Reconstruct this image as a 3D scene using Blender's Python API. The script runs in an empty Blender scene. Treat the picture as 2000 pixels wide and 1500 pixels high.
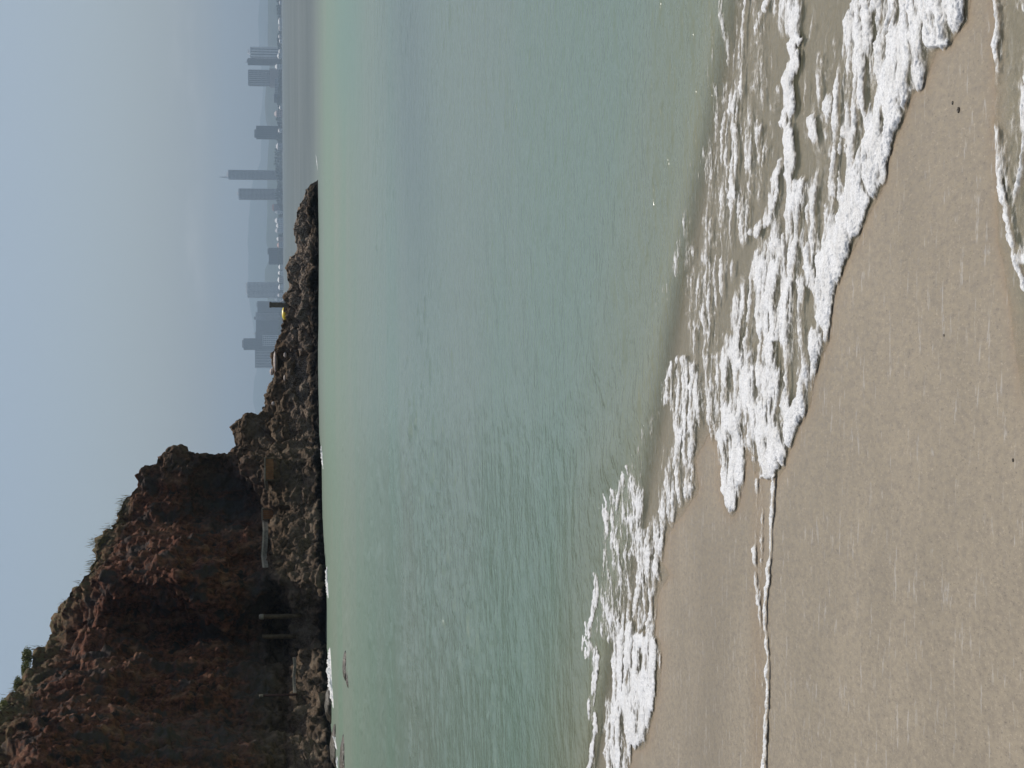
import bpy, math, random
import numpy as np
from mathutils import Vector, Matrix

random.seed(7)
rng = np.random.default_rng(11)
scene = bpy.context.scene
col = scene.collection

# ------------------------------------------------------------------ camera
FPX = 3171.0                       # focal length in photo pixels (photo 2000 x 1500, turned on its side)
CAM = np.array([0.0, 0.0, 1.7])
pitch = math.atan((1000 - 554.2) / FPX)
rho = math.atan(0.0065)
F = np.array([0, math.cos(pitch), -math.sin(pitch)])
R0 = np.array([1.0, 0, 0])
U0 = np.array([0, math.sin(pitch), math.cos(pitch)])
R = math.cos(rho) * R0 - math.sin(rho) * U0
U = math.sin(rho) * R0 + math.cos(rho) * U0

def ray(sx, sy):
    sx = np.asarray(sx, float); sy = np.asarray(sy, float)
    d = F + ((750 - sy) / FPX)[..., None] * R + ((1000 - sx) / FPX)[..., None] * U
    return d / d[..., 1:2]

def at(sx, sy, D):
    return CAM + ray(sx, sy) * np.asarray(D, float)[..., None]

def at1(sx, sy, D):
    return Vector(at(np.array(sx), np.array(sy), np.array(D)))

def on_z(sx, sy, z=0.0):
    r = ray(sx, sy)
    return CAM + r * ((z - CAM[2]) / r[..., 2])[..., None]

def project(P):
    d = P - CAM
    w = d @ F
    return 1000 - (d @ U) / w * FPX, 750 - (d @ R) / w * FPX

cam_data = bpy.data.cameras.new("camera")
cam_data.sensor_width = 36.0
cam_data.lens = 36.0 * FPX / 2000.0
cam_data.clip_start = 0.05
cam_data.clip_end = 60000
cam = bpy.data.objects.new("camera", cam_data)
col.objects.link(cam)
m = Matrix.Identity(4)
for i in range(3):
    m[i][0] = -U[i]; m[i][1] = R[i]; m[i][2] = -F[i]; m[i][3] = CAM[i]
cam.matrix_world = m
scene.camera = cam

# ------------------------------------------------------------------ noise
_perm = np.random.default_rng(3).permutation(256)
_perm = np.concatenate([_perm, _perm, _perm])
_g = np.random.default_rng(5).normal(size=(256, 3)); _g /= np.linalg.norm(_g, axis=1)[:, None]

def perlin(x, y, z):
    x, y, z = np.broadcast_arrays(x, y, z)
    xi = np.floor(x).astype(np.int64); yi = np.floor(y).astype(np.int64); zi = np.floor(z).astype(np.int64)
    xf = x - xi; yf = y - yi; zf = z - zi
    u = xf**3*(xf*(xf*6-15)+10); v = yf**3*(yf*(yf*6-15)+10); w = zf**3*(zf*(zf*6-15)+10)
    def g(i, j, k):
        h = _perm[_perm[_perm[(xi+i) & 255] + ((yi+j) & 255)] + ((zi+k) & 255)]
        gg = _g[h]
        return gg[..., 0]*(xf-i) + gg[..., 1]*(yf-j) + gg[..., 2]*(zf-k)
    x00 = g(0,0,0)*(1-u)+g(1,0,0)*u; x10 = g(0,1,0)*(1-u)+g(1,1,0)*u
    x01 = g(0,0,1)*(1-u)+g(1,0,1)*u; x11 = g(0,1,1)*(1-u)+g(1,1,1)*u
    return ((x00*(1-v)+x10*v)*(1-w) + (x01*(1-v)+x11*v)*w) * 1.5

def fbm(x, y, z, octv=4, gain=0.5, lac=2.03):
    s = 0; a = 1; t = 0
    for o in range(octv):
        s = s + a*perlin(x, y, z); t += a
        x = x*lac+13.1; y = y*lac+7.7; z = z*lac+3.3; a *= gain
    return s/t

def ridged(x, y, z, octv=4, gain=0.5, lac=2.1):
    s = 0; a = 1; t = 0
    for o in range(octv):
        s = s + a*(1-np.abs(perlin(x, y, z))*2); t += a
        x = x*lac+13.1; y = y*lac+7.7; z = z*lac+3.3; a *= gain
    return s/t

def worley(x, y, z):
    xi = np.floor(x).astype(np.int64); yi = np.floor(y).astype(np.int64); zi = np.floor(z).astype(np.int64)
    best = np.full(x.shape, 9.0); sec = np.full(x.shape, 9.0)
    r3 = np.random.default_rng(9).random((256, 3))
    for i in (-1, 0, 1):
        for j in (-1, 0, 1):
            for k in (-1, 0, 1):
                h = _perm[_perm[_perm[(xi+i) & 255] + ((yi+j) & 255)] + ((zi+k) & 255)]
                p = r3[h]
                d = (xi+i+p[..., 0]-x)**2 + (yi+j+p[..., 1]-y)**2 + (zi+k+p[..., 2]-z)**2
                sec = np.minimum(sec, np.maximum(best, d)); best = np.minimum(best, d)
    return np.sqrt(best), np.sqrt(sec)

def sstep(a, b, x):
    t = np.clip((x-a)/(b-a), 0, 1)
    return t*t*(3-2*t)

def sdf_poly(px, py, poly):
    """signed distance, positive inside"""
    poly = np.array(poly, float)
    d = np.full(px.shape, 1e18); ins = np.zeros(px.shape, bool)
    n = len(poly)
    for i in range(n):
        a = poly[i]; b = poly[(i+1) % n]
        e = b-a
        wx = px-a[0]; wy = py-a[1]
        t = np.clip((wx*e[0]+wy*e[1])/max(e@e, 1e-9), 0, 1)
        d = np.minimum(d, (wx-e[0]*t)**2+(wy-e[1]*t)**2)
        c = ((a[1] > py) != (b[1] > py))
        if abs(e[1]) > 1e-9:
            ins ^= c & (px < e[0]*(py-a[1])/e[1]+a[0])
    d = np.sqrt(d)
    return np.where(ins, d, -d)

def dist_line(px, py, line):
    line = np.array(line, float)
    d = np.full(px.shape, 1e18)
    for i in range(len(line)-1):
        a = line[i]; e = line[i+1]-a
        wx = px-a[0]; wy = py-a[1]
        t = np.clip((wx*e[0]+wy*e[1])/max(e@e, 1e-9), 0, 1)
        d = np.minimum(d, (wx-e[0]*t)**2+(wy-e[1]*t)**2)
    return np.sqrt(d)

# ------------------------------------------------------------------ mesh helpers
def mesh_np(name, V, Q, mat=None, parent=None, smooth=True, attrs=None):
    me = bpy.data.meshes.new(name)
    V = np.ascontiguousarray(V, dtype=np.float32); Q = np.ascontiguousarray(Q, dtype=np.int32)
    k = Q.shape[1]
    me.vertices.add(len(V)); me.vertices.foreach_set("co", V.ravel())
    me.loops.add(Q.size); me.loops.foreach_set("vertex_index", Q.ravel())
    me.polygons.add(len(Q)); me.polygons.foreach_set("loop_start", np.arange(0, Q.size, k, dtype=np.int32))
    me.polygons.foreach_set("use_smooth", np.full(len(Q), smooth))
    for an, av in (attrs or {}).items():
        a = me.attributes.new(an, 'FLOAT', 'POINT')
        a.data.foreach_set("value", np.ascontiguousarray(av, dtype=np.float32).ravel())
    me.update(calc_edges=True)
    o = bpy.data.objects.new(name, me); col.objects.link(o)
    if mat: me.materials.append(mat)
    if parent: o.parent = parent
    return o

def grid_quads(nr, nc):
    i = np.arange(nr*nc).reshape(nr, nc)
    return np.stack([i[:-1, :-1], i[:-1, 1:], i[1:, 1:], i[1:, :-1]], -1).reshape(-1, 4)

def tag(o, label=None, cat=None, group=None, kind=None):
    if label: o["label"] = label
    if cat: o["category"] = cat
    if group: o["group"] = group
    if kind: o["kind"] = kind
    return o

def empty(name, loc):
    e = bpy.data.objects.new(name, None); col.objects.link(e); e.location = loc; e.empty_display_size = 0.2
    return e

class MB:
    def __init__(s): s.v = []; s.f = []
    def box(s, x0, x1, y0, y1, z0, z1, taper=0.0, rot=0.0, c=None):
        n = len(s.v); cx, cy = ((x0+x1)/2, (y0+y1)/2) if c is None else c
        for z, k in ((z0, 1), (z1, 1-taper)):
            for x, y in ((x0, y0), (x1, y0), (x1, y1), (x0, y1)):
                dx, dy = (x-cx)*k, (y-cy)*k
                s.v.append((cx+dx*math.cos(rot)-dy*math.sin(rot), cy+dx*math.sin(rot)+dy*math.cos(rot), z))
        s.f += [[n+a for a in q] for q in ((0,3,2,1),(4,5,6,7),(0,1,5,4),(1,2,6,5),(2,3,7,6),(3,0,4,7))]
        return s
    def rings(s, rings, cap=True):
        """list of equal-length rings"""
        n0 = len(s.v); k = len(rings[0])
        for r in rings: s.v += [tuple(p) for p in r]
        for i in range(len(rings)-1):
            for j in range(k):
                a = n0+i*k+j; b = n0+i*k+(j+1) % k
                s.f.append([a, b, b+k, a+k])
        if cap:
            s.f.append([n0+j for j in reversed(range(k))]); s.f.append([n0+(len(rings)-1)*k+j for j in range(k)])
        return s
    def lathe(s, cx, cy, prof, n=12, jit=0.0):
        return s.rings([[(cx+r*(1+jit*random.uniform(-1, 1))*math.cos(2*math.pi*j/n), cy+r*(1+jit*random.uniform(-1, 1))*math.sin(2*math.pi*j/n), z) for j in range(n)] for r, z in prof])
    def build(s, name, mat, parent=None, smooth=False, bevel=0):
        me = bpy.data.meshes.new(name); me.from_pydata(s.v, [], s.f)
        if smooth: me.polygons.foreach_set("use_smooth", [True]*len(me.polygons))
        me.materials.append(mat); me.update()
        o = bpy.data.objects.new(name, me); col.objects.link(o)
        if parent: o.parent = parent
        if bevel:
            b = o.modifiers.new("bevel", 'BEVEL'); b.width = bevel; b.segments = 2
        return o

# ------------------------------------------------------------------ material helpers
class NT:
    def __init__(s, name):
        s.mat = bpy.data.materials.new(name); s.mat.use_nodes = True
        s.t = s.mat.node_tree; s.t.nodes.clear()
        s.out = s.n('ShaderNodeOutputMaterial')
    def n(s, typ, **kw):
        nd = s.t.nodes.new(typ)
        for k, v in kw.items():
            if k[0] == '_': setattr(nd, k[1:], v)
            else: s.put(nd.inputs[k.replace('__', ' ')], v)
        return nd
    def put(s, sock, v):
        if isinstance(v, bpy.types.NodeSocket): s.t.links.new(v, sock)
        else:
            if sock.type == 'RGBA' and not isinstance(v, (int, float)) and len(v) == 3: v = (*v, 1)
            sock.default_value = v
    def math(s, op, a, b=0.5, clamp=False):
        nd = s.t.nodes.new('ShaderNodeMath'); nd.operation = op; nd.use_clamp = clamp
        s.put(nd.inputs[0], a); s.put(nd.inputs[1], b); return nd.outputs[0]
    def mix(s, f, a, b):
        nd = s.t.nodes.new('ShaderNodeMix'); nd.data_type = 'RGBA'
        s.put(nd.inputs[0], f); s.put(nd.inputs[6], a); s.put(nd.inputs[7], b); return nd.outputs[2]
    def ramp(s, f, a, b, c=0.0, d=1.0):
        nd = s.t.nodes.new('ShaderNodeMapRange'); nd.interpolation_type = 'SMOOTHSTEP'
        s.put(nd.inputs[0], f)
        for i, v in enumerate((a, b, c, d)): nd.inputs[i+1].default_value = v
        return nd.outputs[0]
    def noise(s, scale, det=4, rough=0.5, vec=None, dist=0.0):
        nd = s.n('ShaderNodeTexNoise', Scale=scale, Detail=det, Roughness=rough, Distortion=dist)
        if vec is not None: s.put(nd.inputs['Vector'], vec)
        return nd.outputs['Fac']
    def pos(s, sc=(1, 1, 1), rot=(0, 0, 0)):
        g = s.t.nodes.new('ShaderNodeNewGeometry')
        mp = s.n('ShaderNodeMapping'); s.put(mp.inputs['Vector'], g.outputs['Position'])
        mp.inputs['Scale'].default_value = sc; mp.inputs['Rotation'].default_value = rot
        return mp.outputs[0]
    def obj(s, sc=(1, 1, 1)):
        g = s.t.nodes.new('ShaderNodeTexCoord')
        mp = s.n('ShaderNodeMapping'); s.put(mp.inputs['Vector'], g.outputs['Object'])
        mp.inputs['Scale'].default_value = sc
        return mp.outputs[0]
    def attr(s, name):
        nd = s.t.nodes.new('ShaderNodeAttribute'); nd.attribute_name = name; return nd.outputs['Fac']
    def bump(s, h, dist, strength=1.0, normal=None):
        nd = s.n('ShaderNodeBump', Height=h, Distance=dist, Strength=strength)
        if normal is not None: s.put(nd.inputs['Normal'], normal)
        return nd.outputs[0]
    def finish(s, color, rough=0.8, normal=None, spec=0.5, alpha=None, ior=None, **kw):
        p = s.n('ShaderNodeBsdfPrincipled')
        s.put(p.inputs['Base Color'], color); s.put(p.inputs['Roughness'], rough)
        s.put(p.inputs['Specular IOR Level'], spec)
        if normal is not None: s.put(p.inputs['Normal'], normal)
        if alpha is not None: s.put(p.inputs['Alpha'], alpha)
        if ior is not None: s.put(p.inputs['IOR'], ior)
        s.t.links.new(p.outputs[0], s.out.inputs[0])
        s.p = p
        return s.mat

def plain(name, c, rough=0.7, var=0.25, scale=3.0, spec=0.4):
    t = NT(name)
    f = t.noise(scale, 5, 0.6, t.obj())
    return t.finish(t.mix(t.ramp(f, 0.3, 0.7), tuple(v*(1-var) for v in c), tuple(min(1, v*(1+var)) for v in c)), rough, spec=spec)

# ------------------------------------------------------------------ light
SUN_EL, SUN_AZ = 63.0, 19.0         # azimuth from +Y towards +X: ahead and to the right
world = bpy.data.worlds.new("World"); scene.world = world; world.use_nodes = True
wt = world.node_tree; wt.nodes.clear()
wo = wt.nodes.new('ShaderNodeOutputWorld'); bg = wt.nodes.new('ShaderNodeBackground')
sky = wt.nodes.new('ShaderNodeTexSky'); sky.sky_type = 'NISHITA'; sky.sun_disc = False
sky.sun_elevation = math.radians(SUN_EL); sky.sun_rotation = math.radians(SUN_AZ)
sky.air_density = 1.0; sky.dust_density = 2.5; sky.ozone_density = 1.5
bg.inputs['Strength'].default_value = 0.086
# thin clouds low over the sea
tc = wt.nodes.new('ShaderNodeTexCoord'); mp = wt.nodes.new('ShaderNodeMapping')
mp.inputs['Scale'].default_value = (9, 9, 34)
wn = wt.nodes.new('ShaderNodeTexNoise'); wn.inputs['Scale'].default_value = 1.6; wn.inputs['Detail'].default_value = 7; wn.inputs['Roughness'].default_value = 0.55
sep = wt.nodes.new('ShaderNodeSeparateXYZ')
wt.links.new(tc.outputs['Generated'], mp.inputs[0]); wt.links.new(mp.outputs[0], wn.inputs['Vector']); wt.links.new(tc.outputs['Generated'], sep.inputs[0])
def mr(src, a, b, c=0.0, d=1.0):
    nd = wt.nodes.new('ShaderNodeMapRange'); nd.interpolation_type = 'SMOOTHSTEP'
    wt.links.new(src, nd.inputs[0])
    for i, v in enumerate((a, b, c, d)): nd.inputs[i+1].default_value = v
    return nd.outputs[0]
def mm(op, a, b):
    nd = wt.nodes.new('ShaderNodeMath'); nd.operation = op
    for i, v in enumerate((a, b)):
        if isinstance(v, (int, float)): nd.inputs[i].default_value = v
        else: wt.links.new(v, nd.inputs[i])
    return nd.outputs[0]
band = mm('MULTIPLY', mr(sep.outputs[2], 0.040, 0.052), mr(sep.outputs[2], 0.056, 0.070, 1.0, 0.0))
side = mr(sep.outputs[0], 0.02, 0.075)
fac = mm('MULTIPLY', mm('MULTIPLY', band, mr(wn.outputs['Fac'], 0.42, 0.66)), mm('MULTIPLY', side, 0.16))
mx = wt.nodes.new('ShaderNodeMix'); mx.data_type = 'RGBA'
wt.links.new(fac, mx.inputs[0]); wt.links.new(sky.outputs[0], mx.inputs[6]); mx.inputs[7].default_value = (14, 13.2, 12.6, 1)
wt.links.new(mx.outputs[2], bg.inputs['Color']); wt.links.new(bg.outputs[0], wo.inputs['Surface'])

sl = bpy.data.lights.new("sun", 'SUN'); sl.energy = 3.2; sl.angle = math.radians(0.5); sl.color = (1.0, 0.95, 0.87)
so = bpy.data.objects.new("sun", sl); col.objects.link(so)
el, az = math.radians(SUN_EL), math.radians(SUN_AZ)
sd = Vector((math.cos(el)*math.sin(az), math.cos(el)*math.cos(az), math.sin(el)))
so.rotation_euler = sd.to_track_quat('Z', 'Y').to_euler(); so.location = (0, 0, 50)

scene.view_settings.view_transform = 'Standard'; scene.view_settings.look = 'None'
scene.view_settings.exposure = 0.0; scene.view_settings.gamma = 1.0
scene.cycles.use_denoising = True
scene.cycles.max_bounces = 6; scene.cycles.transparent_max_bounces = 8
scene.cycles.volume_bounces = 0

# ------------------------------------------------------------------ beach profile
_a = on_z(np.array(1440.), np.array(200.)); _b = on_z(np.array(1190.), np.array(1500.))
_t = (_b-_a)[:2]; _t /= np.linalg.norm(_t)
NL = np.array([_t[1], -_t[0]])
if NL @ (np.array([0, 0])-_a[:2]) < 0: NL = -NL           # points landwards, to the camera

def sand_z(x, y):
    s = (x-_a[0])*NL[0] + (y-_a[1])*NL[1]
    z = np.where(s > 0, 0.035*s, 0.085*s)
    z = np.maximum(z, -2.4)
    return z + 0.006*perlin(x*0.9, y*0.9, 0.3+0*x)

# swash: the edge of the water on the sand, drawn in photo pixels and laid on the beach
FRONT = [(1905,-200),(1900,-60),(1895,0),(1888,45),(1874,60),(1856,91),(1828,100),(1806,171),(1783,187),(1769,231),(1751,266),(1735,315),(1729,360),(1702,402),(1678,465),
         (1655,512),(1636,563),(1618,668),(1597,724),(1583,797),(1566,822),(1545,881),(1534,913),(1513,940),(1485,936)]
LEFT_FRONT = [(1384,850),(1367,880),(1357,900),(1363,952),(1352,980),(1328,1008),(1308,1048),(1298,1100),(1309,1124),(1290,1150),(1286,1180),(1280,1240),
              (1290,1254),(1291,1284),(1286,1340),(1276,1400),(1266,1448),(1256,1464),(1236,1458),(1232,1500),(1225,1700)]
TONGUE = [(1398,850),(1405,900),(1408,950),(1416,990),(1428,1012),(1440,1000),(1452,950),(1458,905),(1452,860)]
FINGER = [(1462,880),(1468,912),(1474,925),(1478,912),(1478,900)]
WATER = FRONT + [(1480,905)] + FINGER[::-1] + [(1456,895)] + TONGUE[::-1] + [(1394,870)] + LEFT_FRONT + [(800,1900),(300,1900),(300,-400),(1500,-400)]
SWASH2 = [(1936,-200),(1938,0),(1942,150),(1944,330),(1952,470),(1965,560),(1978,640),(1988,720),(2010,830),(2300,1000),(2300,-200)]

_tx = np.arange(500, 2304, 3.0); _ty = np.arange(-400, 1900, 3.0)
_gx, _gy = np.meshgrid(_tx, _ty, indexing='ij')
_SD = np.maximum(sdf_poly(_gx, _gy, WATER), sdf_poly(_gx, _gy, SWASH2))
def water_sd(px, py):
    a = np.clip((px-_tx[0])/3.0, 0, len(_tx)-1.001); b = np.clip((py-_ty[0])/3.0, 0, len(_ty)-1.001)
    wob_ = 5*perlin(px*0.035, py*0.014, 0*px+0.7)+2.5*perlin(px*0.12, py*0.05, 0*px+3.7)
    i = a.astype(int); j = b.astype(int); f = a-i; g = b-j
    return (_SD[i, j]*(1-f)+_SD[i+1, j]*f)*(1-g) + (_SD[i, j+1]*(1-f)+_SD[i+1, j+1]*f)*g + wob_

# the shoreline runs on past both sides of the photograph
def _gl(a, b):
    p = on_z(np.array(float(a[0])), np.array(float(a[1])))[:2]; q = on_z(np.array(float(b[0])), np.array(float(b[1])))[:2]
    d = (q-p)/np.linalg.norm(q-p)
    n = np.array([-d[1], d[0]])
    far_sea = on_z(np.array(900.), np.array(750.))[:2]
    if (far_sea-q) @ n < 0: n = -n
    return q, d, n
RQ, RD, RN = _gl((1735, 315), (1897, -60))
LQ, LD, LN = _gl((1286, 1180), (1236, 1480))
def unfold(x, y):
    """repeat the drawn shore, mirrored, beyond the photograph's two sides; returns photo pixels"""
    for k_, D_ in ((0.250, RD), (-0.245, LD)):
        t = (x-k_*y)/(D_[0]-k_*D_[1])
        x, y = np.where(t > 0, x-2*t*D_[0], x), np.where(t > 0, y-2*t*D_[1], y)
    P_ = np.stack([x, y, np.maximum(0, sand_z(x, y))], -1)
    return project(P_)
def wsd(x, y, px, py):
    w_ = water_sd(px, py)
    tr = sstep(-40, -120, py); tl = sstep(1490, 1600, py)
    dr = ((x-RQ[0])*RN[0]+(y-RQ[1])*RN[1])*300; dl = ((x-LQ[0])*LN[0]+(y-LQ[1])*LN[1])*220
    w_ = w_*(1-tr)+np.clip(dr, -300, 300)*tr
    return w_*(1-tl)+np.clip(dl, -300, 300)*tl

def surf_z(x, y, z0, wpx):
    """mean water surface for a point whose inside-distance to the water outline is wpx photo pixels"""
    s = sand_z(x, y)
    film = np.clip(0.002 + 0.0004*wpx, -0.03, 0.014)
    inside = np.maximum(0.0, s + film)
    return np.where(wpx > 0, inside, s - 0.002 + np.clip(0.0006*wpx, -0.04, 0))

def polar(us, vs, surface, iters=5):
    """grid of points seen along (u, 1, -v), laid on surface(P, px, py)"""
    u, v = np.meshgrid(us, vs)
    z = np.zeros_like(u)
    for i in range(iters):
        t = (CAM[2]-z)/v
        P = np.stack([u*t, t, z], -1)
        sx, sy = project(P)
        z = surface(P[..., 0], P[..., 1], sx, sy)
    t = (CAM[2]-z)/v
    P = np.stack([u*t, t, z], -1)
    sx, sy = project(P)
    return P, sx, sy

def cols(step):
    c = np.arange(-0.262, 0.2621, step)
    w = 0.262 + np.cumsum(np.geomspace(step*3, 0.25, 26))
    return np.concatenate([-w[::-1], c, w])

# ---- sand
vs = np.concatenate([np.geomspace(1.45, 0.5, 14), np.arange(0.495, 0.12, -0.0016), np.geomspace(0.118, 0.004, 50)])
us = cols(0.0022)
uu, vv_ = np.meshgrid(us, vs)
tt = CAM[2]/vv_
P = np.stack([uu*tt, tt, sand_z(uu*tt, tt)], -1)
sx, sy = project(P)
wat = wsd(P[..., 0], P[..., 1], sx, sy)
wet = np.exp(-np.abs(wat)/9.0)
dark = sstep(60, -10, np.abs(sx-(1395-0.02*(sy-1000)))-10)*sstep(960, 1080, sy)      # freshly drained strip
wetline = sstep(26, 4, np.abs(sx-1482))*sstep(930, 960, sy)
# rolling micro-relief
mt = NT("wet_sand")
ps = mt.pos()
g1 = mt.noise(150, 3, 0.75, mt.pos((1, 0.45, 1))); g2 = mt.noise(60, 4, 0.7, mt.pos((1, 0.5, 1))); g3 = mt.noise(3.0, 5, 0.6, mt.pos((0.6, 1, 1)))
st = mt.noise(9.0, 3, 0.55, mt.pos((1.0, 4.2, 1), (0, 0, -0.05)), 0.3)
st2 = mt.noise(40.0, 3, 0.6, mt.pos((0.8, 3.2, 1)), 0.2)
base = mt.mix(mt.ramp(g3, 0.3, 0.7), (0.262, 0.221, 0.157), (0.312, 0.262, 0.187))
base = mt.mix(mt.ramp(g2, 0.32, 0.68), mt.mix(0.45, base, (0.17, 0.137, 0.10)), base)
base = mt.mix(mt.math('MULTIPLY', mt.ramp(g1, 0.58, 0.70), 0.55), base, (0.09, 0.075, 0.06))
base = mt.mix(mt.math('MULTIPLY', mt.ramp(g1, 0.42, 0.32), 0.35), base, (0.52, 0.43, 0.32))
base = mt.mix(mt.math('MULTIPLY', mt.attr("dark"), 0.5), base, (0.19, 0.158, 0.112))
base = mt.mix(mt.math('MULTIPLY', mt.attr("wet"), 0.5), base, (0.27, 0.185, 0.105))
sm = mt.math('MULTIPLY', mt.ramp(st, 0.58, 0.70), mt.ramp(st2, 0.42, 0.56))
base = mt.mix(mt.math('MULTIPLY', sm, 0.32), base, (0.55, 0.53, 0.50))
h = mt.math('ADD', mt.math('MULTIPLY', g2, 0.6), mt.math('MULTIPLY', g1, 0.4))
nrm = mt.bump(h, 0.003, 0.4)
SAND = mt.finish(base, mt.ramp(g2, 0.3, 0.7, 0.42, 0.7), nrm, spec=0.35)
o = mesh_np("beach_sand", P.reshape(-1, 3), grid_quads(*sx.shape), SAND, attrs={"wet": np.maximum(wet, 0.6*wetline), "dark": dark})
tag(o, kind="structure")

# ---- sea
vs = np.concatenate([np.geomspace(1.7/9000, 0.004, 40), np.arange(0.0043, 0.02, 0.00045), np.arange(0.02, 0.14, 0.00036), np.arange(0.1404, 0.53, 0.00066), np.geomspace(0.532, 0.9, 12)])
us = cols(0.00082)
u, v = np.meshgrid(us, vs)
z = np.zeros_like(u)
for it in range(4):
    t = (CAM[2]-z)/v
    P = np.stack([u*t, t, z], -1); sx, sy = project(P)
    if it == 0:
        near = v > 0.12
    w = np.full(sx.shape, 300.0)
    w[near] = wsd(P[..., 0][near], P[..., 1][near], sx[near], sy[near])
    z = surf_z(P[..., 0], P[..., 1], z, w)
t = (CAM[2]-z)/v
P = np.stack([u*t, t, z], -1); sx, sy = project(P)
x, y = P[..., 0], P[..., 1]
depth = np.clip(z - sand_z(x, y), 0, None)
# wind ripples: stronger to the left, near the rocks
lf = sstep(500, 1350, sy)
amp_fade = np.clip(v/0.02, 0, 1)
deep = sstep(0.02, 0.35, depth)
spac = np.maximum(y*y*0.00036/1.7, y*0.0008)
def lod(wl): return np.clip((wl/np.maximum(spac, 1e-4)-0.25)/0.8, 0, 1)
wv = 0
gust = sstep(-0.25, 0.35, fbm(x*0.35, y*0.12, 0*x+6.2, 3))
for wl, a, ang, st_ in ((1.5, 0.020, 0.15, 1.7), (0.7, 0.016, -0.2, 1.7), (0.34, 0.014, 0.2, 1.3), (0.18, 0.0090, -0.15, 1.2), (0.10, 0.0036, 0.1, 1.2)):
    ca, sa = math.cos(ang), math.sin(ang)
    xr = (x*ca+y*sa)/(wl*st_); yr = (-x*sa+y*ca)/wl
    wx = 0.4*perlin(xr*0.6, yr*0.6, 4.1+0*xr)
    pp = perlin(xr+wx, yr+wx, wl*7+0*xr)
    sharp = np.clip(pp, 0, None)**1.6*1.5 - 0.35*np.abs(pp)
    wv = wv + a*lod(wl)*((0.45*pp + 0.75*sharp*(0.3+0.9*gust)) if wl < 1 else pp)
for wl, hh_, st_, thr in ((0.42, 0.085, 1.7, 0.30), (0.20, 0.054, 1.8, 0.26), (0.11, 0.027, 1.7, 0.24)):
    wx = 0.5*perlin(x/wl*0.4, y/wl*0.4, 2.2+0*x)
    pp = perlin((x+0.12*y)/(wl*st_)+wx, y/wl+wx, wl*31+0*x)
    wv = wv + hh_*lod(wl)*np.clip(pp-thr, 0, 0.4)*(0.45+0.75*gust)
swell = 0.006*np.sin((y*0.93-x*0.36)*2*math.pi/7.5+1.5*perlin(x*0.1, y*0.1, 0*x))*sstep(8, 14, y)*sstep(160, 60, y)
calm = 0.55+0.45*sstep(-0.3, 0.4, fbm(x*0.12, y*0.05, 0*x+2.2, 3))
z2 = z + (wv*(0.75+1.0*lf)*calm + swell)*deep*1.0
z2 = z2 + 0.004*perlin(x*6, y*9, 0*x+9)*sstep(0.0, 0.03, depth)*(1-deep)*(w > 3)
lip = 0
for ln, wd, hh_ in (([(1478,-100),(1455,120),(1425,330),(1372,480),(1318,600),(1268,740),(1215,850),(1150,960),(1118,1120),(1112,1300),(1105,1500)], 30, 0.024),
                    ([(1300,-100),(1275,200),(1235,450),(1180,640),(1100,820),(1040,1000),(1010,1200),(1000,1500)], 38, 0.022)):
    nb_ = (v > 0.08) & (v < 0.3) & (np.abs(u) < 0.6)
    dl = np.full(u.shape, 1e3); dl[nb_] = dist_line(sx[nb_]+14*perlin(x[nb_]*1.2, y[nb_]*1.2, 0*x[nb_]), sy[nb_], ln)
    lip = lip + hh_*np.exp(-(dl/wd)**2)*(0.55+0.9*np.clip(perlin(x*0.8, y*0.8, 0*x+hh_*90)+0.3, 0, 1))
P[..., 2] = z2 + lip*sstep(0.0, 0.08, depth)
wt_ = NT("sea_water")
dp = wt_.attr("depth")
pn = wt_.pos((0.35, 1.0, 1.0), (0, 0, 0.12))
big = wt_.noise(0.09, 4, 0.55, wt_.pos((0.5, 1.0, 1), (0, 0, 0.05)), 0.4)
deepc = wt_.mix(wt_.ramp(big, 0.38, 0.62), (0.152, 0.226, 0.164), (0.176, 0.228, 0.174))
deepc = wt_.mix(wt_.attr("grn"), deepc, (0.135, 0.228, 0.180))
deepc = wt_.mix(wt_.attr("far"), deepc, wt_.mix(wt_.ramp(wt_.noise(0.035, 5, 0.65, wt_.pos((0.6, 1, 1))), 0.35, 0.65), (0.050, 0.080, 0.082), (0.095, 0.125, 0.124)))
c = wt_.mix(wt_.ramp(dp, 0.0, 0.20), (0.205, 0.222, 0.145), deepc)
c = wt_.mix(wt_.ramp(dp, 0.0, 0.07), (0.265, 0.258, 0.160), c)
alpha = wt_.ramp(dp, 0.0, 0.05, 0.12, 1.0)
r1 = wt_.noise(13, 4, 0.6, wt_.pos((0.9, 1.1, 1), (0, 0, 0.12)))
r2 = wt_.noise(3.0, 4, 0.6, wt_.pos((0.9, 1.1, 1), (0, 0, -0.15)))
n_ = wt_.bump(r1, 0.014, 0.6)
n_ = wt_.bump(r2, 0.08, 0.65, n_)
WATERM = wt_.finish(c, wt_.attr('rough'), n_, spec=0.5, alpha=alpha, ior=1.33)
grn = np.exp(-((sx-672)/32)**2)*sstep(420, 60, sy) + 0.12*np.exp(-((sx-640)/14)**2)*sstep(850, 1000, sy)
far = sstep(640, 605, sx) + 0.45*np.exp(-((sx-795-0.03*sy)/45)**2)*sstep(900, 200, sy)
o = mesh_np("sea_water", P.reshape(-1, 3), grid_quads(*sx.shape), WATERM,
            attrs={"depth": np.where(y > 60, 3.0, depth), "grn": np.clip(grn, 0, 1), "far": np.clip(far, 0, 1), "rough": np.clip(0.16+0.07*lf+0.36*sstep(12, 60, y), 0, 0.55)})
tag(o, kind="structure")

# ------------------------------------------------------------------ foam
def stroke(px, py, line, wid, d, soft=0.6):
    return d*sstep(wid*(1+soft), wid*(1-soft), dist_line(px, py, line))
def area(px, py, poly, d, soft):
    return d*sstep(-soft*0.35, soft, sdf_poly(px, py, poly))

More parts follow.
